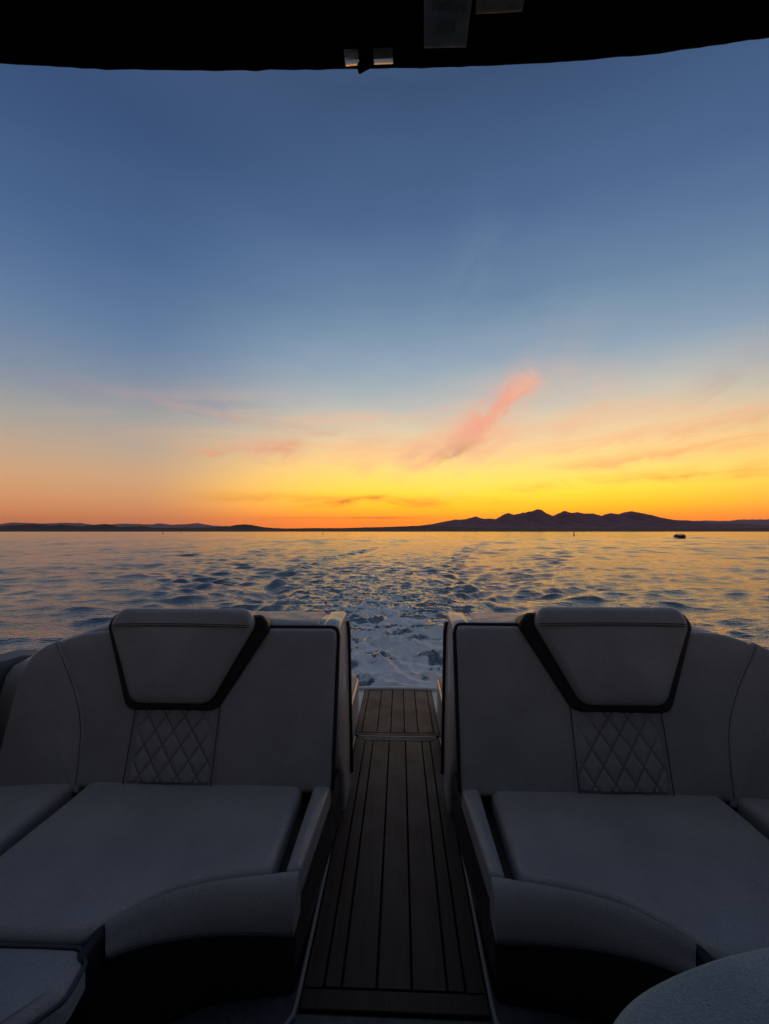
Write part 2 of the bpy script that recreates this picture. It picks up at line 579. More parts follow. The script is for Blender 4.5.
def bench(s, label):
    hx = 0.0 if s < 0 else -.022
    root = tag(empty('bench_seat', (s * .65, 1.2, .53)), label, 'bench', 'padded benches either side of the walkway')

    def back(u, v, n):
        bend = 0.0
        if u > 1.0:
            bend = .034 * ((u - 1.0) / .26) ** 1.6
        o = Vector((0, 1.338, SEAT)) + SV * v + SN * (n + bend)
        o.x = s * u
        if s > 0: o.z += .014 * min(1.0, max(0.0, v) / .12)
        return o

    def flat(u, v, n):
        return Vector((s * u, v, SEAT + n))

    # --- backrest
    po = rounded([(.204, -.02), (1.030, -.02), (1.044, .15), (1.08, .25), (1.135, .35), (1.180, .432), (1.09, .466), (.90, .483), (.48, .486), (.206, .487)], [.02, .01, .1, .1, .1, .03, .2, .2, .1, .028])
    br = link('backrest', cushion_bm(po, .085, .016, back, .006, .0025, 11 * s), VINYL, root, sharp=70)
    pp = resample(rounded([(.1995, -.01), (.1995, .4925), (.46, .4915)], [.0, .03, .0]), .03)
    pp = [p for p in pp if not (p.x > .2 and p.y < .48)]
    link('piping', tube_bm([back(p.x, p.y, -.017) for p in pp], .006), VINYL_BLACK, br)
    # quilted middle
    bm = bmesh.new()
    lay = bm.verts.layers.float.new('groove')
    NX, NYV = 100, 96
    u0, u1, v0, v1 = .586 + hx, .856 + hx, .004, .262
    grid = []
    for j in range(NYV + 1):
        row = []
        for i in range(NX + 1):
            fu, fv = i / NX, j / NYV
            a, b = fu * 4.4 + fv * 2.9, fu * 4.4 - fv * 2.9
            da, db = abs((a + .05) % 1 - .5), abs((b + .45) % 1 - .5)
            d = min(.5 - da, .5 - db)             # 0 on a stitch line
            edge = min(fu, 1 - fu, .5) * 4.4
            d2 = min(d, edge)
            puff = 1 - math.exp(-(d2 / .13) ** 1.3)
            n = .0015 + .0065 * puff
            if edge < .012 or fv < .001 or fv > .999: n = -.004
            vv = bm.verts.new(back(u0 + (u1 - u0) * fu + .012 * (.5 - fv) * (0), v0 + (v1 - v0) * fv, n + .006 * (1 - (2 * fu - 1) ** 2)))
            vv[lay] = max(0, 1 - d2 / .055)
            row.append(vv)
        grid.append(row)
    for a, b in zip(grid, grid[1:]):
        for i in range(NX):
            bm.faces.new((a[i], a[i + 1], b[i + 1], b[i]))
    link('quilted_panel', bm, VINYL_Q, br)
    for uu in (.580, .862):
        bm = bmesh.new()
        tube_bm([back(uu + hx, -.01 + .27 * k / 12, .0045 + .0055 * (1 - abs(uu - .6) * 0)) for k in range(13)], .0016, bm=bm, n=5)
        link('seam', bm, THREAD, br)
    # headrest: dark socket and proud pad
    po = rounded([(x + hx, y) for x, y in [(.588, .216), (.892, .216), (1.012, .49), (.990, .53), (.466, .53), (.432, .49)]], [.06, .05, .04, .02, .02, .05])
    link('headrest_socket', cushion_bm(po, .12, .012, lambda u, v, n: back(u, v, n + .018), .0), VINYL_BLACK, br, sharp=60)
    po = rounded([(x + hx, y) for x, y in [(.612, .240), (.866, .240), (.986, .495), (.955, .548), (.508, .548), (.480, .500)]], [.055, .055, .06, .045, .04, .06])
    hr = link('headrest', cushion_bm(po, .10, .024, lambda u, v, n: back(u, v, n + .052), .010, .002, 5 * s), VINYL, br, sharp=70)
    for vv in (.482, .489):
        link('seam', tube_bm([back(u + hx, vv + .004 * math.sin((u - .5) * 6), .0535 + .010 * max(0, 1 - max(abs(u - .733) / .25, (vv - .40) / .15) ** 2)) for u in [.492 + .484 * k / 20 for k in range(21)]], .0013, n=5), THREAD, br)
    # --- corner wing
    po = rounded([(1.008, -.035), (1.272, -.035), (1.268, .28), (1.248, .380), (1.212, .415), (1.170, .440), (1.116, .35), (1.061, .25), (1.024, .15)], [.01, .03, .2, .07, .05, .01, .1, .1, .1])
    link('backrest_wing', cushion_bm(po, .085, .011, lambda u, v, n: back(u, v, n + .0025), .010, .003, 17 * s), VINYL, root, sharp=70)
    link('seam', tube_bm([back(u, v, .0035) for u, v in [(1.019, -.01), (1.024, .06), (1.036, .15), (1.052, .205), (1.072, .25), (1.100, .305), (1.127, .35), (1.155, .395), (1.172, .425)]], .0011, n=5), SOFTSEAM, root)
    # --- seat cushion
    curve = [(.292, 1.004), (.36, .992), (.43, .974), (.50, .944), (.553, .900), (.598, .846)]
    po = [(.297, 1.385), (.985, 1.385), (.985, .832), (.70, .826), (.625, .828)] + curve[::-1]
    po = rounded(po, [.02, .03, .03, .05, .03, .03, .1, .1, .1, .1, .035])
    sc = link('seat_cushion', cushion_bm(po, .056, .024, flat, .006, .003, 23 * s), VINYL, root, sharp=70)
    # --- waterfall bolster in front of the cushion, running back along the walkway as a narrow strip
    top = [Vector(q) for q in [(.224, 1.012), (.26, 1.006), (.292, .998), (.36, .985), (.43, .967), (.50, .937), (.553, .893), (.588, .856)]]
    bot = [Vector(q) for q in [(.224, .952), (.26, .950), (.292, .948), (.36, .940), (.42, .927), (.49, .902), (.543, .872), (.578, .843)]]
    dz = [.104, .102, .100, .095, .088, .078, .068, .060]
    rows = []
    for a, b, z in zip(top, bot, dz):
        c = a.lerp(b, .55)
        d = b - a
        rows.append([Vector((s * q.x, q.y, SEAT + h)) for q, h in [
            (a - d * .12, -z), (a - d * .10, -.02), (a - d * .03, -.006), (a + d * .12, .001), (a + d * .32, -.003),
            (a + d * .62, -.018), (a + d * .88, -.042), (a + d * 1.03, -z * .72), (a + d * 1.04, -z * .88), (b, -z)]])
    fine = []
    for i in range(len(rows) - 1):
        for k in range(4):
            p0, p1, p2, p3 = rows[max(i - 1, 0)], rows[i], rows[i + 1], rows[min(i + 2, len(rows) - 1)]
            t = k / 4
            fine.append([.5 * ((2 * b_) + (c_ - a_) * t + (2 * a_ - 5 * b_ + 4 * c_ - d_) * t * t + (3 * b_ - a_ - 3 * c_ + d_) * t ** 3) for a_, b_, c_, d_ in zip(p0, p1, p2, p3)])
    fine.append(rows[-1])
    bol = link('front_bolster', loft_bm(fine, closed=True, caps=True), VINYL, root, sharp=60)
    link('dark_gap_filler', box_bm(s * .584, s * .606, .775, .868, .70, SEAT - .006, .008, 3), VINYL_BLACK, root, sharp=50)  # black block added to paint in the dark gap beside the bolster
    link('piping', tube_bm([r[9] + Vector((0, -.002, .004)) for r in fine], .0045), PIPING, bol)
    po = rounded([(.222, 1.012), (.258, 1.006), (.259, 1.36), (.205, 1.36)], [.012, .012, .01, .01])
    link('side_trim', cushion_bm(po, .06, .012, lambda u, v, n: flat(u, v, n + .001), .003, .001, 29 * s), VINYL, root, sharp=70)
    # --- base below, the passage shade put into its near-black colour
    po = rounded([(.232, .985), (.30, .975), (.42, .955), (.52, .90), (.63, .845), (1.28, .845), (1.28, 1.40), (.33, 1.40), (.33, 1.62), (.204, 1.62), (.212, 1.40)], [.02, 0, .05, .05, .05, .02, .02, 0, 0, 0, 0])
    link('seat_base', prism_bm([(s * p.x, p.y) for p in po], .53, .745), GELDARK, root, smooth=False)
    return root


bench(-1, 'grey bench on the left of the walkway, its backrest left of the open stern')
bench(1, 'grey bench on the right of the walkway, under the mountain ridge and far boat')


def side_bench(s, label):
    root = tag(empty('side_bench', (s * 1.0, .3, .53)), label, 'side bench', 'side benches along the hull')
    flat = lambda u, v, n: Vector((s * u, v, SEAT + n))
    po = rounded([(1.026, 1.345), (1.345, 1.345), (1.345, .80), (1.026, .835)], .025)
    link('corner_cushion', cushion_bm(po, .1, .022, flat, .01, .002, 31 * s), VINYL, root, sharp=70)
    po = rounded([(.606, .816), (1.345, .816), (1.345, -.62), (.80, -.62), (.70, .45), (.625, .64), (.565, .725), (.575, .785)], [.035, .02, .03, .03, .3, .15, .03, .03])
    sc = link('seat_cushion', cushion_bm(po, .055, .03, flat, .012, .003, 37 * s), VINYL, root, sharp=70)
    pp = resample(po, .03)
    link('piping', tube_bm([flat(p.x, p.y, -.012) for p in pp], .004, closed=True), PIPING, sc)
    po = rounded([(1.30, -.02), (1.30, 1.0)], 0)
    rows = []
    for y in [1.40, 1.38, 1.30, 1.0, .6, .2, -.2, -.58, -.62]:
        e = .03 if y in (1.40, -.62) else 0
        rows.append([Vector((s * x, y, z)) for x, z in [(1.345 + e * .5, .80), (1.355 + e, .95), (1.372 + e, 1.13 - e), (1.385 + e, 1.195 - e), (1.405, 1.212 - e), (1.435, 1.205 - e), (1.445, 1.17 - e), (1.445, .80)]])
    link('backrest', loft_bm(rows, closed=True, caps=True), VINYL, root, sharp=60)
    link('top_trim', tube_bm([(s * 1.398, y, 1.205 if -.6 < y < 1.36 else 1.18) for y in (1.395, 1.35, 1.2, .9, .5, .1, -.3, -.57, -.615)], .016, n=8), VINYL_BLACK, root)
    link('seat_base', box_bm(s * .66, s * 1.38, -.6, .84, .53, .72, .008), GELDARK, root, sharp=40)
    return root


side_bench(-1, 'side bench at the far left, its cushion running into the lower left corner')
side_bench(1, 'side bench at the far right, mostly hidden behind the round blue chair back')

# ---- the passenger chair whose rounded back pokes into the lower right corner
ch = tag(empty('swivel_chair', (.632, .368, .53)), 'round backed blue-grey padded chair poking into the lower right corner', 'chair')
CT = Vector((.632, .368, 1.15))


def chair_ring(f, z, n=96):
    out_ = []
    for k in range(n):
        a = 2 * math.pi * k / n
        ca_, sa_ = math.cos(a), math.sin(a)
        e = 2 / 2.4
        x = math.copysign(abs(ca_) ** e, ca_); y = math.copysign(abs(sa_) ** e, sa_)
        q = CT + Vector((x * (.45 - (1 - f) * .13), y * .122 * f, z))
        q.y += .11 * (q.x - .21)
        q.z += .003 * mn.noise(Vector((q.x * 9, q.y * 9, 3)))
        out_.append(q)
    return out_


prof = [(.02, .008), (.25, .007), (.5, .005), (.70, .001), (.765, .0), (.785, -.001), (.80, -.001), (.86, -.007), (.93, -.018), (.98, -.036), (1.0, -.065), (.99, -.13), (.97, -.30), (.93, -.42), (.80, -.45)]
rows = [chair_ring(f, z) for f, z in prof]
pad = link('chair_pad', loft_bm(rows, closed=True, caps=True), VINYL_BLUE, ch, sharp=60)
link('pedestal', tube_bm([(.632, .368, .53), (.632, .368, .545), (.632, .368, .56), (.632, .368, .72)], [.16, .16, .045, .045], n=24), CHROME, ch, sharp=40)

# ================================================================== CANOPY
can = tag(empty('boat_canopy', (0, -.4, 2.45)), 'black canvas canopy stretched overhead with two steel clasps on its hem', 'canopy')
edge_px = [(-420, 20), (-250, 45), (-120, 58), (0, 64.5), (60, 68), (120, 70.5), (200, 71.5), (270, 71), (330, 70.5), (400, 69), (450, 67.5), (500, 66), (560, 63), (600, 60), (650, 55), (700, 48.5), (740, 43), (769, 38), (880, 20), (1050, -5), (1200, -20)]
DH = .79
edge = []
for x, y in edge_px:
    edge.append(spot(x, y - 1.5, DH))
fe = []
for i in range(len(edge) - 1):
    for k in range(5):
        t = k / 5
        p0, p1, p2, p3 = edge[max(i - 1, 0)], edge[i], edge[i + 1], edge[min(i + 2, len(edge) - 1)]
        q = .5 * ((2 * p1) + (p2 - p0) * t + (2 * p0 - 5 * p1 + 4 * p2 - p3) * t * t + (3 * p1 - p0 - 3 * p2 + p3) * t ** 3)
        q.z += .0022 * mn.noise(Vector((q.x * 14, 0, 1))) + .0012 * mn.noise(Vector((q.x * 45, 0, 5)))
        fe.append(q)
fe.append(edge[-1])
rows = []
for j, y in enumerate([0, -.012, -.06, -.2, -.5, -.9, -1.3, -1.7, -2.1, -2.5, -2.9]):
    sag = .012 * math.sin(min(1, -y / 2.9) * math.pi * 3) ** 2
    rows.append([Vector((q.x * (1 if j < 3 else 1.0), q.y + y, q.z + .004 * (j > 0) + .12 * math.sin(min(1, -y / 2.9) * math.pi) - sag + .006 * mn.noise(Vector((q.x * 3, y * 3, 2))))) for q in fe])
cv = link('cover', loft_bm(rows), CANVAS, can)
md = cv.modifiers.new('Solidify', 'SOLIDIFY'); md.thickness = .004; md.offset = 1
link('hem', tube_bm([q + Vector((0, -.004, .006)) for q in fe], [.0075 + .0015 * mn.noise(Vector((q.x * 25, 0, 9))) for q in fe], n=8), CANVAS, cv)


def hem_at(x):
    return min(fe, key=lambda q: abs(q.x - x)).z


for px0, px1 in ((345.5, 359.5), (374, 393)):
    x0, x1 = spot(px0, 60, .778).x, spot(px1, 60, .778).x
    zt = hem_at((x0 + x1) / 2)
    # a small folded steel plate: lower lip bent to face forward
    bm = bmesh.new()
    pr = [(.752, zt - .0055), (.766, zt - .0080), (.769, zt - .0079), (.7850, zt - .0003), (.784, zt + .002), (.767, zt - .005), (.752, zt - .002)]
    rr = [[Vector((x, y, z)) for y, z in pr] for x in (x0, x0 + .002, x1 - .002, x1)]
    bm = loft_bm(rr, closed=True, caps=True)
    link('clasp', bm, CHROME, can, sharp=40)
bm = bmesh.new()
xa, xb = spot(357, 70, .79).x, spot(369, 70, .79).x
zt = hem_at((xa + xb) / 2)
pts = [(xa + .004, zt + .012), (xb + .003, zt + .012), (xb, zt - .002), (xb - .006, zt - .0045), (xa + .007, zt - .0095), (xa + .003, zt - .0095), (xa + .001, zt - .002)]
fr_ = [[Vector((x, y, z)) for x, z in pts] for y in (.786, .790)]
link('strap_tab', loft_bm(fr_, closed=True, caps=True), CANVAS, can, smooth=False)


def flap(px, top, drop, mat, label=None):
    """strip of webbing hanging just under the canvas; px are its four corners at depth .70"""
    D = .70
    c = [spot(x, y, D) for x, y in px]
    # tilt: the upper edge lies further forward, against the canvas
    for q, t in zip(c, top):
        q.y -= t
        q.x = CAMX + (q.x - CAMX) * q.y / D
        q.z = CAMZ + (q.z - CAMZ) * q.y / D
    bm = bmesh.new()
    NU, NV = 6, 12
    g = []
    for j in range(NV + 1):
        row = []
        for i in range(NU + 1):
            fu, fv = i / NU, j / NV
            q = c[0].lerp(c[1], fu).lerp(c[3].lerp(c[2], fu), fv)
            q.z += .0015 * mn.noise(Vector((fu * 3, fv * 5, px[0][0]))) - .002 * math.exp(-((fv - .88) / .04) ** 2)
            row.append(bm.verts.new(q))
        g.append(row)
    for a, b in zip(g, g[1:]):
        for i in range(NU):
            bm.faces.new((a[i], a[i + 1], b[i + 1], b[i]))
    o = link('fabric_flap', bm, mat, can)
    m = o.modifiers.new('Solidify', 'SOLIDIFY'); m.thickness = .003; m.offset = 1
    return o, c


fl, c = flap([(424, -14), (474, -14), (466, 47), (424, 48)], (.06, .06, 0, 0), 0, TABMAT)
bm = bmesh.new()
rnd = random.Random(4)
nrm = (c[1] - c[0]).cross(c[3] - c[0]).normalized()
if nrm.y > 0: nrm = -nrm
for fv0, fv1, n in ((.10, .22, 5), (.26, .36, 6), (.58, .70, 4)):
    x = .16 if n != 4 else .28
    for k in range(n):
        w = .10 + .04 * rnd.random()
        q = [c[0].lerp(c[1], a).lerp(c[3].lerp(c[2], a), b) + nrm * .0035 for a, b in ((x, fv0), (x + w * .8, fv0), (x + w * .8, fv1), (x, fv1))]
        bm.faces.new([bm.verts.new(v) for v in q])
        x += w
link('faded_print', bm, PRINT, fl, smooth=False)
flap([(476, -22), (530, -24), (522, 11), (476, 14)], (.04, .04, 0, 0), 0, TABMAT2)

# frame tubes of the canopy, standing on the gunwales outside the picture
for s in (-1, 1):
    link('canopy_pole', tube_bm([(s * 1.44, -.75, 1.18), (s * 1.43, -.5, 1.8), (s * 1.30, -.3, 2.42)], .018, n=10), CHROME, can)
    link('canopy_pole', tube_bm([(s * 1.42, -1.2, 1.18), (s * 1.42, -1.5, 1.8), (s * 1.30, -1.8, 2.44)], .018, n=10), CHROME, can)

# ================================================================== WATER
rng = np.random.default_rng(5)


def perlin(x, y, seed):
    x = x.astype(np.float64); y = y.astype(np.float64)
    xi = np.floor(x).astype(np.int64); yi = np.floor(y).astype(np.int64)
    xf = x - xi; yf = y - yi

    def grad(ix, iy, dx, dy):
        h = (ix * 374761393 + iy * 668265263 + seed * 1442695041) & 0xffffffff
        h = ((h ^ (h >> 13)) * 1274126177) & 0xffffffff
        h = (h ^ (h >> 16)) & 0xffff
        a = h * (2 * np.pi / 65536.0)
        return np.cos(a) * dx + np.sin(a) * dy
    u = xf ** 3 * (xf * (xf * 6 - 15) + 10); v = yf ** 3 * (yf * (yf * 6 - 15) + 10)
    a = grad(xi, yi, xf, yf); b = grad(xi + 1, yi, xf - 1, yf)
    c = grad(xi, yi + 1, xf, yf - 1); d = grad(xi + 1, yi + 1, xf - 1, yf - 1)
    return (a * (1 - u) + b * u) * (1 - v) + (c * (1 - u) + d * u) * v


def worley(x, y, seed):
    xi = np.floor(x).astype(np.int64); yi = np.floor(y).astype(np.int64)
    f1 = np.full(x.shape, 9.0); f2 = np.full(x.shape, 9.0)
    for i in (-1, 0, 1):
        for j in (-1, 0, 1):
            cx, cy = xi + i, yi + j
            h = (cx * 374761393 + cy * 668265263 + seed * 97531) & 0xffffffff
            h = ((h ^ (h >> 13)) * 1274126177) & 0xffffffff
            px = cx + ((h >> 4) & 0x3ff) / 1024.0; py = cy + ((h >> 15) & 0x3ff) / 1024.0
            d = np.hypot(px - x, py - y)
            f2 = np.minimum(f2, np.maximum(f1, d)); f1 = np.minimum(f1, d)
    return f1, f2


def sstep(a, b, x):
    t = np.clip((x - a) / (b - a), 0, 1)
    return t * t * (3 - 2 * t)


radii = [1.0]
while radii[-1] < 26000:
    r = radii[-1]
    q = .012 if r < 3 else 0.0048 if r < 40 else .006 if r < 90 else .012 if r < 300 else .03 if r < 1500 else .08
    radii.append(r * (1 + q))
radii = np.array(radii)
az_f = np.linspace(-R(58), R(58), 1350)
az_b = np.linspace(R(58), R(302), 230)[1:-1]
azs = np.concatenate([az_f, az_b])
NR, NA = len(radii), len(azs)
RR, AA = np.meshgrid(radii, azs, indexing='ij')
X = RR * np.sin(AA); Y = RR * np.cos(AA)
step = np.gradient(radii)[:, None] * np.ones((1, NA))
front = np.cos(AA) > .45
H = np.zeros_like(X); DX = np.zeros_like(X); DY = np.zeros_like(X); VAR = np.zeros_like(X)

# track of the wake: the boat has come round a slow bend
tk_y = np.array([-6, 0, 4, 7, 10, 14, 18, 25, 36, 60, 100, 200])
tk_x = np.array([0, 0, 0, -.2, -.55, -1.0, -1.15, -.5, 1.2, 6, 16, 50])
xc = np.interp(Y, tk_y, tk_x)
hw = np.interp(Y, [0, 2.5, 6, 10, 17, 36, 80, 200], [.9, 1.0, 1.7, 2.3, 3.3, 4.0, 5.5, 8])
lat = X - xc
behind = sstep(1.0, 3.0, Y) * (1 - sstep(60, 160, Y))
wob = perlin(X * .45, Y * .45, 3) * .5 + perlin(X * 1.3, Y * 1.3, 4) * .2
inside = (1 - sstep(.75, 1.15, np.abs(lat) / hw + wob * .6)) * behind

# wind chop
patch = .75 + .55 * perlin(X / 19.0, Y / 19.0, 8) + .35 * perlin(X / 60, Y / 47, 9)
patch = patch + .55 * perlin(X / 4.2, Y / 2.6, 10)
patch = np.clip(patch, .22, 1.9)
lams = np.geomspace(.28, 8.0, 84)
for lam in lams:
    lam *= rng.uniform(.92, 1.08)
    th = rng.normal(R(188), R(24) if lam > 1 else R(36))
    s = (.032 if lam < .5 else .035 if lam < 1.5 else .018 if lam < 3 else .007) * rng.uniform(.6, 1.4)
    k = 2 * np.pi / lam
    fade = np.clip((lam / step - 3) / 4, 0, 1)
    damp = 1 - inside * (.55 if lam > .8 else .1)
    a = s / k * fade * patch * damp * (1 + (1.5 * sstep(25, 80, RR) if lam > 1.6 else 0))
    ph = k * (X * np.sin(th) + Y * np.cos(th)) + rng.uniform(0, 6.28)
    c_, s_ = np.cos(ph), np.sin(ph)
    H += a * c_
    DX -= 1.6 * a * s_ * np.sin(th); DY -= 1.6 * a * s_ * np.cos(th)
    VAR += (s ** 2) / 2 * (1 - fade ** 2)

# diverging wake waves either side
for sd, A0, ang, off in ((-1, .23, 38, 0.0), (1, .20, 36, .8)):
    l = lat * sd
    for lam, A, spread, c0 in ((1.35, A0 * .40, 1.2, 1.0), (.80, A0 * .20, 1.6, .3), (.55, A0 * .12, 1.8, .8), (2.3, A0 * .18, 1.8, 2.6)):
        u = l - (Y * math.tan(R(18)) + c0)
        pk = np.exp(-(u / spread) ** 2) * sstep(2, 6, Y) * np.sqrt(9 / np.maximum(Y, 9)) * (1 - sstep(60, 140, Y))
        k = 2 * np.pi / lam
        ph = k * (l * math.cos(R(ang + 22)) - Y * math.sin(R(ang + 22)) + off) + 2.6 * perlin(X * .3, Y * .3, 21 + sd)
        mod = np.clip(.5 + 1.5 * perlin(X * .30 + 7, Y * .62 + lam, 30 + sd), 0, 1.5)
        wv = 2 * ((np.cos(ph) + 1) / 2) ** 2.2 - .75
        H += A * pk * mod * wv * np.clip((lam / step - 3) / 3, 0, 1)
    # the ragged breaking edge of the trail
    e = l - hw * 1.02 + wob * .5
    eg = np.exp(-(e / .55) ** 2) * behind * (1 - sstep(26, 70, Y))
    H += .19 * eg * (perlin(X * 1.1, Y * .9, 41) + .6 * perlin(X * 2.3, Y * 2.0, 42)) * np.clip(1.5 / (step * 4), 0, 1)

# churned trail: steep little confused waves
near = np.where(front & (np.abs(lat) < hw * 1.6) & (Y > 1.0) & (Y < 70))
xn, yn = X[near], Y[near]
inn = inside[near]
latn = lat[near] / hw[near]
stp = step[near]
wx = xn + .12 * perlin(xn * 2.1, yn * 2.1, 50); wy = yn + .12 * perlin(xn * 2.1, yn * 2.1, 51)
f = lambda lam: np.clip((lam / stp - 2.5) / 3, 0, 1)
churn = .034 * perlin(wx / .95, wy / .8, 52) * f(.9) + .036 * (1 - 2 * np.abs(perlin(wx / .62, wy / .40, 53))) * f(.45) + .019 * (1 - 2.4 * np.abs(perlin(wx / .24, wy / .2, 54))) * f(.22) + .006 * perlin(wx / .1, wy / .09, 55) * f(.1)
strength = np.interp(yn, [1, 3, 7, 12, 20, 40, 70], [1.0, 1.3, 1.5, 1.6, 1.7, 1.6, .8])
H[near] += churn * inn * strength
# boiling mounds right behind the propeller
core = np.exp(-(lat[near] / (.75 + .09 * yn)) ** 2) * np.interp(yn, [1, 3, 5, 7, 9.5, 13, 20], [.6, 1, 1, .85, .45, .18, 0])
f1, f2 = worley(wx / .62, wy / .55, 61)
g1, g2 = worley(wx / .27 + 4, wy / .25, 62)
mound = np.sqrt(np.clip(1 - f1 * 1.05, 0, 1)) * .20 + np.sqrt(np.clip(1 - g1 * 1.05, 0, 1)) * .085 + .032 * (1 - 2 * np.abs(perlin(wx / .13, wy / .12, 65))) + .02 * perlin(wx / .09, wy / .085, 63) + .009 * perlin(wx / .045, wy / .042, 64)
H[near] += .72 * core * (mound - .10)
# foam coverage: a web of white veins that closes up towards the stern
big = perlin(wx / 1.7, wy / 1.5, 77)
q1 = .16 * perlin(wx / .5, wy / .4, 78); q2 = .16 * perlin(wx / .5, wy / .4, 79)
turb = np.abs(perlin((wx + q1) / .62, (wy + q2) / .46, 71)) + .55 * np.abs(perlin((wx + q2) / .29, (wy + q1) / .22, 72)) + .32 * np.abs(perlin(wx / .13, wy / .105, 73)) + .2 * np.abs(perlin(wx / .06, wy / .055, 74))
turb = turb / np.percentile(turb, 50) * .5
lane = np.exp(-(latn / .85) ** 4)
cov = lane * np.interp(yn, [1, 4, 6, 8, 11, 15, 20, 28, 40], [.58, .58, .56, .47, .28, .16, .10, .06, .0])
cov = cov + core * (1.5 * (mound - .12)) + lane * .16 * big
edgef = np.exp(-((np.abs(latn) - .95) / .2) ** 2) * np.interp(yn, [2, 6, 12, 20, 35], [.42, .40, .34, .2, 0])
cov = np.maximum(cov, edgef + .12 * big)
foam = np.clip(sstep(-.02, .34, cov - turb * (1 - .25 * core)), 0, 1)
print('foam mean near', foam[(yn < 7) & (np.abs(latn) < .6)].mean(), foam[(yn > 8) & (yn < 14) & (np.abs(latn) < .6)].mean())
FO = np.zeros_like(X); AER = np.zeros_like(X)
FO[near] = foam
AER[near] = np.clip(core * 1.1 + spread * .4, 0, 1)
H[near] += .012 * foam * f(.2)

# bow waves thrown by the far boat
bx, by = spot(680, 537, 104.0).x, 104.0
for sd in (-1, 1):
    uu = (Y - by + 1.0) + 0.28 * np.abs(X - bx)
    H += .16 * np.exp(-(uu / 1.1) ** 2) * np.exp(-(np.abs(X - bx) / 10) ** 2)

shr = sstep(1.0, 2.2, RR)            # calm under the hull
H *= np.where(Y < 2.4, np.where(np.abs(X) < 1.9, .4, 1), 1)
PX = X + DX; PY = Y + DY
co = np.stack([PX, PY, H], -1).reshape(-1, 3).astype(np.float32)
idx = np.arange(NR * NA).reshape(NR, NA)
nx = np.roll(idx, -1, axis=1)
quads = np.stack([idx[:-1], nx[:-1], nx[1:], idx[1:]], -1).reshape(-1, 4).astype(np.int32)
quads = quads[:, ::-1]
me = bpy.data.meshes.new('lake_water')
me.vertices.add(len(co)); me.vertices.foreach_set('co', co.ravel())
me.loops.add(quads.size); me.loops.foreach_set('vertex_index', quads.ravel().astype(np.int32))
me.polygons.add(len(quads)); me.polygons.foreach_set('loop_start', np.arange(0, quads.size, 4, dtype=np.int32))
me.polygons.foreach_set('use_smooth', np.ones(len(quads), dtype=bool))
me.update(calc_edges=True)
for nm, arr in (('foam', FO), ('aerated', AER), ('rough', np.sqrt(np.maximum(VAR, 0)))):
    at = me.attributes.new(nm, 'FLOAT', 'POINT')
    at.data.foreach_set('value', arr.ravel().astype(np.float32))

wm, T, p, out = mat_new('lake_water')
geo = T.new('ShaderNodeNewGeometry').outputs['Position']
af = T.new('ShaderNodeAttribute', attribute_name='foam').outputs['Fac']
aa = T.new('ShaderNodeAttribute', attribute_name='aerated').outputs['Fac']
ar = T.new('ShaderNodeAttribute', attribute_name='rough').outputs['Fac']
fine = T.noise(geo, 26.0, 5, .7)
fine2 = T.noise(geo, 75.0, 3, .7)
coarse = T.noise(geo, 7.0, 5, .65)
fm = T.m('ADD', af, T.m('MULTIPLY', T.m('SUBTRACT', T.m('ADD', T.m('MULTIPLY', coarse, .35), T.m('MULTIPLY', fine, .65)), .5), .9))
fmask = T.m('MULTIPLY', T.mapr(fm, .22, .85), T.mapr(af, .02, .2))
T.l.new(T.mix(aa, (.006, .014, .020, 1), (.030, .075, .092, 1)), p.inputs['Base Color'])
mp2 = T.new('ShaderNodeMapping'); mp2.inputs['Scale'].default_value = (.55, .11, 1.0); T.l.new(geo, mp2.inputs['Vector'])
mp3 = T.new('ShaderNodeMapping'); mp3.inputs['Scale'].default_value = (.16, .022, 1.0); T.l.new(geo, mp3.inputs['Vector'])
gust = T.m('ADD', T.mapr(T.noise(mp2.outputs[0], 1.0, 4, .65), .48, .72, 0, .13), T.mapr(T.noise(mp3.outputs[0], 1.0, 4, .65), .46, .72, 0, .13))
T.l.new(T.m('ADD', T.m('ADD', T.m('MULTIPLY', ar, .5), .03), gust), p.inputs['Roughness'])
p.inputs['IOR'].default_value = 2.05
b = T.new('ShaderNodeBump')
b.inputs['Strength'].default_value = .38
b.inputs['Distance'].default_value = .05
mp = T.new('ShaderNodeMapping')
mp.inputs['Scale'].default_value = (.55, 1.5, 1.0)
mp.inputs['Rotation'].default_value = (0, 0, R(8))
T.l.new(geo, mp.inputs['Vector'])
rip = T.m('ADD', T.m('ADD', T.m('MULTIPLY', T.noise(mp.outputs[0], .35, 3, .55, .3), .4), T.m('MULTIPLY', T.noise(mp.outputs[0], 2.6, 4, .68, .5), 1.9)), T.m('MULTIPLY', T.noise(mp.outputs[0], 9.0, 3, .65, .3), 1.0))
T.l.new(rip, b.inputs['Height'])
T.l.new(b.outputs[0], p.inputs['Normal'])
fo = T.new('ShaderNodeBsdfPrincipled')
T.l.new(T.ramp(T.m('ADD', T.m('MULTIPLY', T.m('SUBTRACT', T.m('ADD', T.m('MULTIPLY', coarse, .5), T.m('MULTIPLY', fine, .5)), .5), .9), T.m('MULTIPLY', af, .75)), [(.12, (.34, .44, .48, 1)), (.45, (.78, .83, .85, 1)), (.70, (.98, .98, .98, 1))]), fo.inputs['Base Color'])
fo.inputs['Roughness'].default_value = .75
fo.inputs['Specular IOR Level'].default_value = .3
fb = T.new('ShaderNodeBump')
fb.inputs['Strength'].default_value = .8
fb.inputs['Distance'].default_value = .045
T.l.new(T.m('ADD', fine, T.m('MULTIPLY', fine2, .5)), fb.inputs['Height'])
T.l.new(fb.outputs[0], fo.inputs['Normal'])
ms = T.new('ShaderNodeMixShader')
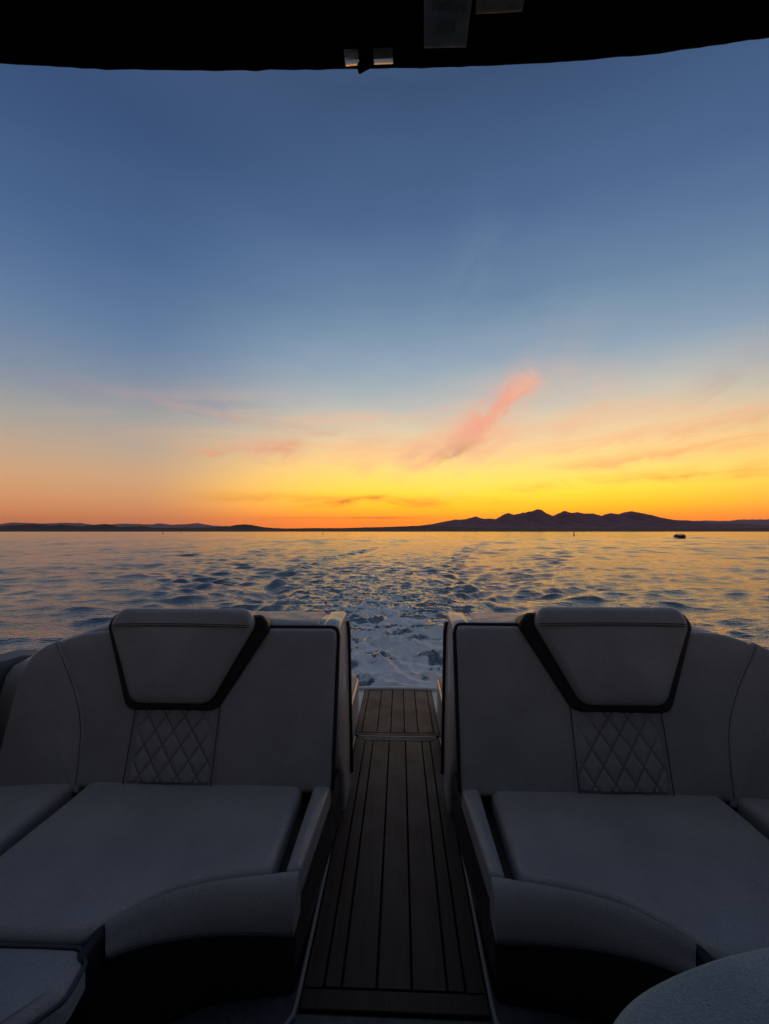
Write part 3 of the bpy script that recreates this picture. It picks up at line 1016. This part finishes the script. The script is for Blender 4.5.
T.l.new(fmask, ms.inputs[0]); T.l.new(p.outputs[0], ms.inputs[1]); T.l.new(fo.outputs[0], ms.inputs[2])
T.l.new(ms.outputs[0], out.inputs[0])
me.materials.append(wm)
wo = bpy.data.objects.new('lake_water', me)
COL.objects.link(wo)
tag(wo, kind='structure')

# ================================================================== LAND
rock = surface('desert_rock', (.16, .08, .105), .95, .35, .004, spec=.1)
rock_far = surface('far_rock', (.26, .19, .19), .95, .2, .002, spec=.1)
scrub = surface('shore_scrub', (.075, .062, .050), .95, .4, .01, spec=.1)


def ridge(name, D, depth, prof, mat, seed, wide=1.9, rough=.12, n=520, edge_h=6.0):
    """a range of hills whose crest line, standing at distance D, has the heights of 'prof'"""
    px = np.array([q[0] for q in prof], float); py = np.array([q[1] for q in prof], float)
    xs_ = np.linspace(-wide * D, wide * D, n)
    qx = (xs_ - CAMX) / D
    den = np.maximum(math.cos(YAW) - math.sin(YAW) * qx, .05)
    uu_ = (qx * math.cos(YAW) + math.sin(YAW)) / den
    pxs = 384.5 + F * uu_
    zz = CAMZ + (HY - np.interp(pxs, px, py)) / F * D / (math.sin(YAW) * uu_ + math.cos(YAW))
    far_l, far_r = pxs < px[0], pxs > px[-1]
    wn = perlin(xs_ / (D * .06), xs_ * 0 + seed, seed)
    zz = np.where(far_l | far_r, np.maximum(zz * (1 + .5 * wn), edge_h), zz)
    zz = zz + np.abs(zz) * rough * (perlin(xs_ / (D * .008), xs_ * 0 + .5, seed + 1) + .7 * perlin(xs_ / (D * .0032), xs_ * 0 + .5, seed + 5))
    tt = [0, .06, .16, .28, .40, .52, .64, .76, .88, 1.0, 1.25, 1.7]
    hh = [0, .05, .12, .20, .29, .39, .50, .62, .76, 1.0, .6, .0]
    rows = []
    for t, h in zip(tt, hh):
        y = D - depth + depth * t
        gul = 1 + (0 if h in (0, 1) else .32) * perlin(xs_ / (D * .012), np.full_like(xs_, t * 4), seed + 2)
        z = zz * h * np.clip(gul, .3, 1.05)
        if h == 0: z = np.full_like(xs_, -3.0)
        rows.append([Vector((a, y, c)) for a, c in zip(xs_, z)])
    o = link(name, loft_bm(rows), mat)
    return tag(o, kind='structure')


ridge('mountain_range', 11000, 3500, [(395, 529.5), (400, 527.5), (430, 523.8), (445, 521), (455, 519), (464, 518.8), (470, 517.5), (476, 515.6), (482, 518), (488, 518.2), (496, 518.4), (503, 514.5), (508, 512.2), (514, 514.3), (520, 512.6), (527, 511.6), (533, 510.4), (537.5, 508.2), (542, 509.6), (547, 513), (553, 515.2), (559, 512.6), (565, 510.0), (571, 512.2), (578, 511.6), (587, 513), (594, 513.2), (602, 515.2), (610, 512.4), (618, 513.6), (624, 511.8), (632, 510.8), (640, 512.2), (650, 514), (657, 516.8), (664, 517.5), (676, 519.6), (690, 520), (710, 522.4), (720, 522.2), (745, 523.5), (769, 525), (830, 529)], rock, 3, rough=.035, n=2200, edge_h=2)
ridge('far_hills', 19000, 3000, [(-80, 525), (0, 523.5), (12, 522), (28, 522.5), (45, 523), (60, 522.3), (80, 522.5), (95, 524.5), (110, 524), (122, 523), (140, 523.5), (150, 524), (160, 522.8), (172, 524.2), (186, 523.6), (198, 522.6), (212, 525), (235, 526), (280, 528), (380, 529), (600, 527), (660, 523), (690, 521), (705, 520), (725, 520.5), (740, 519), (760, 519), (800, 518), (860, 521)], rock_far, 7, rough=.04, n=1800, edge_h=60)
ridge('near_shore', 5200, 900, [(-60, 526), (0, 526), (14, 524.6), (24, 524.2), (34, 523.6), (44, 524), (52, 525.3), (62, 524.2), (72, 525.2), (82, 526), (90, 524.6), (99, 523.8), (106, 523.4), (112, 524.6), (120, 526.6), (132, 526), (142, 525.2), (150, 527), (165, 527.4), (185, 527), (200, 527.4), (215, 526.4), (228, 526), (238, 524.2), (246, 523.8), (254, 525), (266, 527), (285, 528), (310, 527.6), (340, 527.6), (370, 526.8), (395, 526.2), (415, 525.3), (440, 525.8), (470, 527), (520, 528), (600, 528), (700, 528.2), (769, 527.6), (830, 527)], scrub, 11, rough=.06, n=2200, edge_h=30)

# ================================================================== FAR BOAT AND BUOYS
fbx = tag(empty('pontoon_boat', (bx, by, 0)), 'small dark boat heading this way below the right end of the mountains', 'boat')
dk = surface('dark_paint', (.018, .016, .018), .5)
wh = surface('white_paint', (.75, .74, .72), .4)
rows = []
for y, w, zt, zb in ((-2.6, .18, .80, .45), (-2.0, .75, .84, .05), (-1.0, 1.22, .82, -.15), (1.0, 1.36, .76, -.2), (2.6, 1.30, .72, -.2)):
    rows.append([Vector((bx + a * w, by + y, z)) for a, z in ((-1, zt), (-.96, zt - .3), (-.55, zb), (0, zb - .08), (.55, zb), (.96, zt - .3), (1, zt))])
link('hull', loft_bm(rows, closed=True, caps=True), dk, fbx, sharp=40)
bm = bmesh.new()
for s in (-1, 1):
    box_bm(bx + s * .95, bx + s * 1.15, by - .4, by + 2.2, .76, 1.15, .04, 2, bm)
    box_bm(bx + s * .3, bx + s * .95, by + .4, by + .9, .76, 1.35, .08, 2, bm)
link('deck_seats', bm, dk, fbx, sharp=40)
rows = [[Vector((bx + a, by + y, z)) for a, z in ((-.85, .84), (-.7, 1.30), (.7, 1.30), (.85, .84))] for y in (-.75, -.70)]
link('windscreen', loft_bm(rows, closed=True, caps=True), wh, fbx, smooth=False)
bm = bmesh.new()
for s in (-1, 1):
    tube_bm([(bx + s * .8, by + .2, .8), (bx + s * .6, by + .1, 1.75)], .03, bm=bm)
tube_bm([(bx - .6, by + .1, 1.75), (bx, by + .1, 1.82), (bx + .6, by + .1, 1.75)], .03, bm=bm)
tube_bm([(bx - .05, by + .1, 1.8), (bx - .05, by + .1, 2.2)], .05, bm=bm)
link('tow_arch', bm, wh, fbx)
fbx.scale = (.9, .82, .72)
fbx.rotation_euler = (0, 0, -math.atan2(bx, by) + R(6))


def buoy(px, d, h, r, label, top):
    x = spot(px, 531, d).x
    b = tag(empty('marker_buoy', (x, d, 0)), label, 'buoy', 'marker buoys on the water')
    pr = [(r * .4, -.3), (r, -.1), (r, .15), (r * .5, .22)]
    rows = [[Vector((x + math.cos(a) * q, d + math.sin(a) * q, z)) for q, z in pr] for a in [k * math.pi / 8 for k in range(16)]]
    rows.append(rows[0])
    link('float', loft_bm(rows), dk, b)
    pr = [(r * .5, .22), (r * .45, h * .8), (r * .3, h), (.01, h + .02)]
    rows = [[Vector((x + math.cos(a) * q, d + math.sin(a) * q, z)) for q, z in pr] for a in [k * math.pi / 8 for k in range(16)]]
    rows.append(rows[0])
    link('mast', loft_bm(rows), top, b)


buoy(574, 165, 1.5, .42, 'tall pale buoy below the left of the mountain peaks', surface('buoy_white', (.62, .58, .55), .5))
buoy(323, 260, 1.5, .34, 'dark buoy near the middle of the horizon, left of the wake', dk)
buoy(163, 270, 1.5, .34, 'left of the two dark buoys near the left shore hills', dk)
buoy(181, 330, 1.1, .50, 'right, smaller of the two dark buoys near the left shore hills', dk)

# ================================================================== HAZE
hz = bpy.data.materials.new('haze')
hz.use_nodes = True
hz.node_tree.nodes.clear()
T = NT(hz.node_tree)
ho = T.new('ShaderNodeOutputMaterial')
pv = T.new('ShaderNodeVolumePrincipled')
pv.inputs['Color'].default_value = (.95, .64, .74, 1)
pv.inputs['Density'].default_value = HAZE
pv.inputs['Anisotropy'].default_value = .35
T.l.new(pv.outputs[0], ho.inputs['Volume'])
tag(link('haze', box_bm(-46000, 46000, -30000, 30000, -4.5, 900), hz, smooth=False), kind='stuff')

# ================================================================== SKY
SUN_AZ, SUN_EL = 13.0, 3.2       # degrees; azimuth measured from the boat's stern axis to the right
w = bpy.data.worlds.new('World')
scene.world = w
w.use_nodes = True
w.node_tree.nodes.clear()
T = NT(w.node_tree)
wout = T.new('ShaderNodeOutputWorld')
bg = T.new('ShaderNodeBackground')
T.l.new(bg.outputs[0], wout.inputs[0])
d = T.new('ShaderNodeTexCoord').outputs['Generated']
sx = T.new('ShaderNodeSeparateXYZ')
T.l.new(d, sx.inputs[0])
DEG = 180 / math.pi
el = T.m('MULTIPLY', T.m('ARCSINE', sx.outputs[2]), DEG)
az = T.m('MULTIPLY', T.m('ARCTAN2', sx.outputs[0], sx.outputs[1]), DEG)
# slow warps so that no band is ruler straight
wv = T.xyz(T.m('MULTIPLY', az, .035), T.m('MULTIPLY', el, .10), 0)
warp = T.m('SUBTRACT', T.noise(wv, 1.0, 4, .55), .5)
elw = T.m('ADD', el, T.m('MULTIPLY', T.m('MULTIPLY', warp, 5.0), T.mapr(el, 3, 14)))
t = T.m('DIVIDE', elw, 90.0, clamp=True)


def st(l):
    return [(e / 90.0, lin(*c)) for e, c in l]


sunr = T.ramp(t, st([(0, (300, 142, 22)), (1.6, (315, 168, 24)), (3.2, (325, 216, 30)), (5, (320, 242, 66)), (7.5, (300, 240, 120)), (10, (272, 227, 154)), (13, (236, 217, 181)), (16.5, (192, 196, 193)), (21, (148, 171, 190)), (28, (107, 137, 170)), (36, (77, 106, 147)), (46, (58, 82, 119)), (55, (76, 94, 124)), (68, (120, 131, 148)), (90, (150, 157, 168))]))  # overhead stops brightened beyond a true dusk sky, unseen fill for the foam
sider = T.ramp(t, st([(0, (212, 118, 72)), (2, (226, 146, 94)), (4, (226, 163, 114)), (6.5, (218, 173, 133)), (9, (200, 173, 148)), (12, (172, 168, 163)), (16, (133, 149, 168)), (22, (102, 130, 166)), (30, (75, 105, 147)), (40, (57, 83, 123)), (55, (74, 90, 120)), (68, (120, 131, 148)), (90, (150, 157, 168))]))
backr = T.ramp(t, st([(0, (72, 72, 80)), (6, (92, 86, 90)), (12, (92, 89, 95)), (25, (78, 82, 92)), (50, (78, 86, 100)), (68, (112, 121, 136)), (90, (150, 157, 168))]))  # sky behind the viewpoint lifted too, unseen fill for the seat backs
daz = T.m('SUBTRACT', az, SUN_AZ)
ca = T.m('COSINE', T.m('DIVIDE', daz, DEG))
f_sun = T.mapr(ca, math.cos(R(46)), math.cos(R(4)))
f_back = T.mapr(ca, .45, -.6)
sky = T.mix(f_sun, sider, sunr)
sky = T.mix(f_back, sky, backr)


def blob(a0, e0, a1, e1, wid, noise_s, amount, seed, end=1.0):
    """soft streak from (a0,e0) to (a1,e1) in degrees, ragged by noise"""
    L = math.hypot(a1 - a0, e1 - e0); ux, uy = (a1 - a0) / L, (e1 - e0) / L
    rx = T.m('SUBTRACT', az, (a0 + a1) / 2); ry = T.m('SUBTRACT', el, (e0 + e1) / 2)
    p = T.m('ADD', T.m('MULTIPLY', rx, ux), T.m('MULTIPLY', ry, uy))
    q = T.m('SUBTRACT', T.m('MULTIPLY', ry, ux), T.m('MULTIPLY', rx, uy))
    nv = T.xyz(T.m('ADD', T.m('MULTIPLY', p, .16 * noise_s), seed), T.m('MULTIPLY', q, .38 * noise_s), seed)
    n = T.noise(nv, 1.0, 4, .62, .5)
    q2 = T.m('ADD', q, T.m('MULTIPLY', T.m('SUBTRACT', n, .5), wid * 4.6))
    # widen towards the far end
    wl = T.m('ADD', wid, T.m('MULTIPLY', T.m('DIVIDE', p, L), wid * end))
    gq = T.m('EXPONENT', T.m('MULTIPLY', T.m('POWER', T.m('ABSOLUTE', T.m('DIVIDE', q2, wl)), 2.0), -1.0))
    gp = T.m('EXPONENT', T.m('MULTIPLY', T.m('POWER', T.m('ABSOLUTE', T.m('DIVIDE', p, L * .55)), 4.0), -1.0))
    fib = T.noise(T.xyz(T.m('ADD', T.m('MULTIPLY', p, .22), seed), T.m('MULTIPLY', q2, 1.5), seed), 1.0, 4, .68, .6)
    dens = T.m('MULTIPLY', T.mapr(n, .28, .62), T.mapr(fib, .25, .62, .35, 1.0))
    return T.m('MULTIPLY', T.m('MULTIPLY', T.m('MULTIPLY', gq, gp), dens), amount * 1.15)


def cloud(base, col, *a, **k):
    return T.mix(T.m('MINIMUM', blob(*a, **k), 1.0), base, lin(*col))


# thin veil of cirrus over the glow
vn = T.noise(T.xyz(T.m('MULTIPLY', az, .045), T.m('MULTIPLY', T.m('SUBTRACT', el, T.m('MULTIPLY', az, .05)), .42), 3.3), 1.0, 5, .62, .7)
band = T.m('MULTIPLY', T.mapr(el, 7, 11.5), T.mapr(el, 20, 13))
sky = T.mix(T.m('MULTIPLY', T.m('MULTIPLY', T.mapr(vn, .42, .70), band), T.m('MULTIPLY', T.mapr(ca, .55, .97), .42)), sky, lin(255, 190, 150))
sky = cloud(sky, (250, 186, 140), -8, 9.8, 12, 11.0, 2.2, .7, .55, 2.0, end=.3)
sky = cloud(sky, (250, 190, 150), 0.0, 10.2, 10.5, 13.4, 1.7, 1.3, .7, 3.0, end=.4)
sky = cloud(sky, (242, 166, 138), 3.6, 8.8, 12.5, 14.8, 1.0, 1.2, .8, 5.0, end=.8)
sky = cloud(sky, (248, 168, 144), 7.6, 12.9, 16.6, 18.6, 1.45, 1.3, 1.05, 9.0, end=.3)
sky = cloud(sky, (250, 184, 156), 13.5, 17.2, 17.0, 19.4, 1.3, 1.6, .7, 11.0, end=.3)
sky = cloud(sky, (240, 165, 132), -27, 9.4, -14, 10.6, 1.1, 1.1, .6, 13.0, end=.2)
sky = cloud(sky, (216, 168, 150), -32, 15.2, -4, 12.4, .55, .9, .48, 17.0, end=.2)
sky = cloud(sky, (150, 150, 168), -46, 16.6, -20, 15.4, 1.5, .9, .5, 19.0, end=.2)
sky = cloud(sky, (238, 176, 140), -20, 10.6, -13, 11.6, .8, 1.3, .8, 61.0, end=.2)
sky = cloud(sky, (250, 190, 150), 4, 11.0, 24, 17.5, 4.2, .6, .45, 67.0, end=.3)
sky = cloud(sky, (250, 176, 128), 18, 9.6, 46, 12.2, .8, .8, .55, 71.0, end=.3)
sky = cloud(sky, (252, 178, 118), 20, 8.0, 44, 9.6, .8, .6, .6, 23.0, end=.2)
sky = cloud(sky, (244, 152, 62), 16, 5.6, 42, 6.6, .6, .6, .6, 29.0, end=.2)
sky = cloud(sky, (226, 132, 40), -22, 4.4, 10, 3.8, .7, .6, .55, 31.0, end=.2)
sky = cloud(sky, (196, 110, 44), -8, 4.0, -2.2, 4.6, .35, 1.4, .75, 37.0, end=.4)
sky = cloud(sky, (196, 106, 40), -16, 1.7, 2, 1.9, .16, .5, .7, 41.0, end=.1)
sky = cloud(sky, (206, 160, 120), 4.5, 9.0, 9, 11.5, .7, 1.2, .6, 43.0, end=.2)
sky = cloud(sky, (130, 156, 184), 2, 22, 12, 34, 2.6, .5, .28, 47.0, end=.5)
sky = cloud(sky, (176, 158, 166), 34, 15, 46, 19, 1.6, .7, .35, 53.0, end=.5)
# the physical sky as a thin admixture
ns = T.new('ShaderNodeTexSky', sky_type='NISHITA')
ns.sun_disc = False
ns.sun_elevation = R(SUN_EL)
ns.sun_rotation = R(SUN_AZ)
ns.air_density = 1.2; ns.dust_density = 2.0
nsc = T.mix(1.0, ns.outputs[0], (.05, .05, .05, 1), 'MULTIPLY')
sky = T.mix(.06, sky, nsc)
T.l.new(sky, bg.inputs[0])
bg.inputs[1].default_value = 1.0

sun = bpy.data.lights.new('sun', 'SUN')
sun.energy = .03
sun.angle = R(40)
sun.color = (1.0, .55, .25)
so = bpy.data.objects.new('sun', sun)
COL.objects.link(so)
sd_ = Vector((math.sin(R(SUN_AZ)) * math.cos(R(SUN_EL)), math.cos(R(SUN_AZ)) * math.cos(R(SUN_EL)), math.sin(R(SUN_EL))))
so.rotation_euler = (-sd_).to_track_quat('-Z', 'Y').to_euler()

# ================================================================== CAMERA
cam = bpy.data.cameras.new('camera')
co_ = bpy.data.objects.new('camera', cam)
COL.objects.link(co_)
co_.location = (CAMX, 0, CAMZ)
co_.rotation_euler = (R(90), 0, R(2.06))
cam.sensor_fit = 'VERTICAL'
cam.sensor_height = 36.0
cam.lens = 36.0 * F / 1024.0
cam.shift_y = 19.5 / 1024.0
cam.clip_start = .02
cam.clip_end = 120000
scene.camera = co_
scene.view_settings.view_transform = 'Standard'
scene.view_settings.look = 'None'
scene.view_settings.exposure = 0
scene.view_settings.gamma = 1
scene.cycles.max_bounces = 6
scene.cycles.use_denoising = True
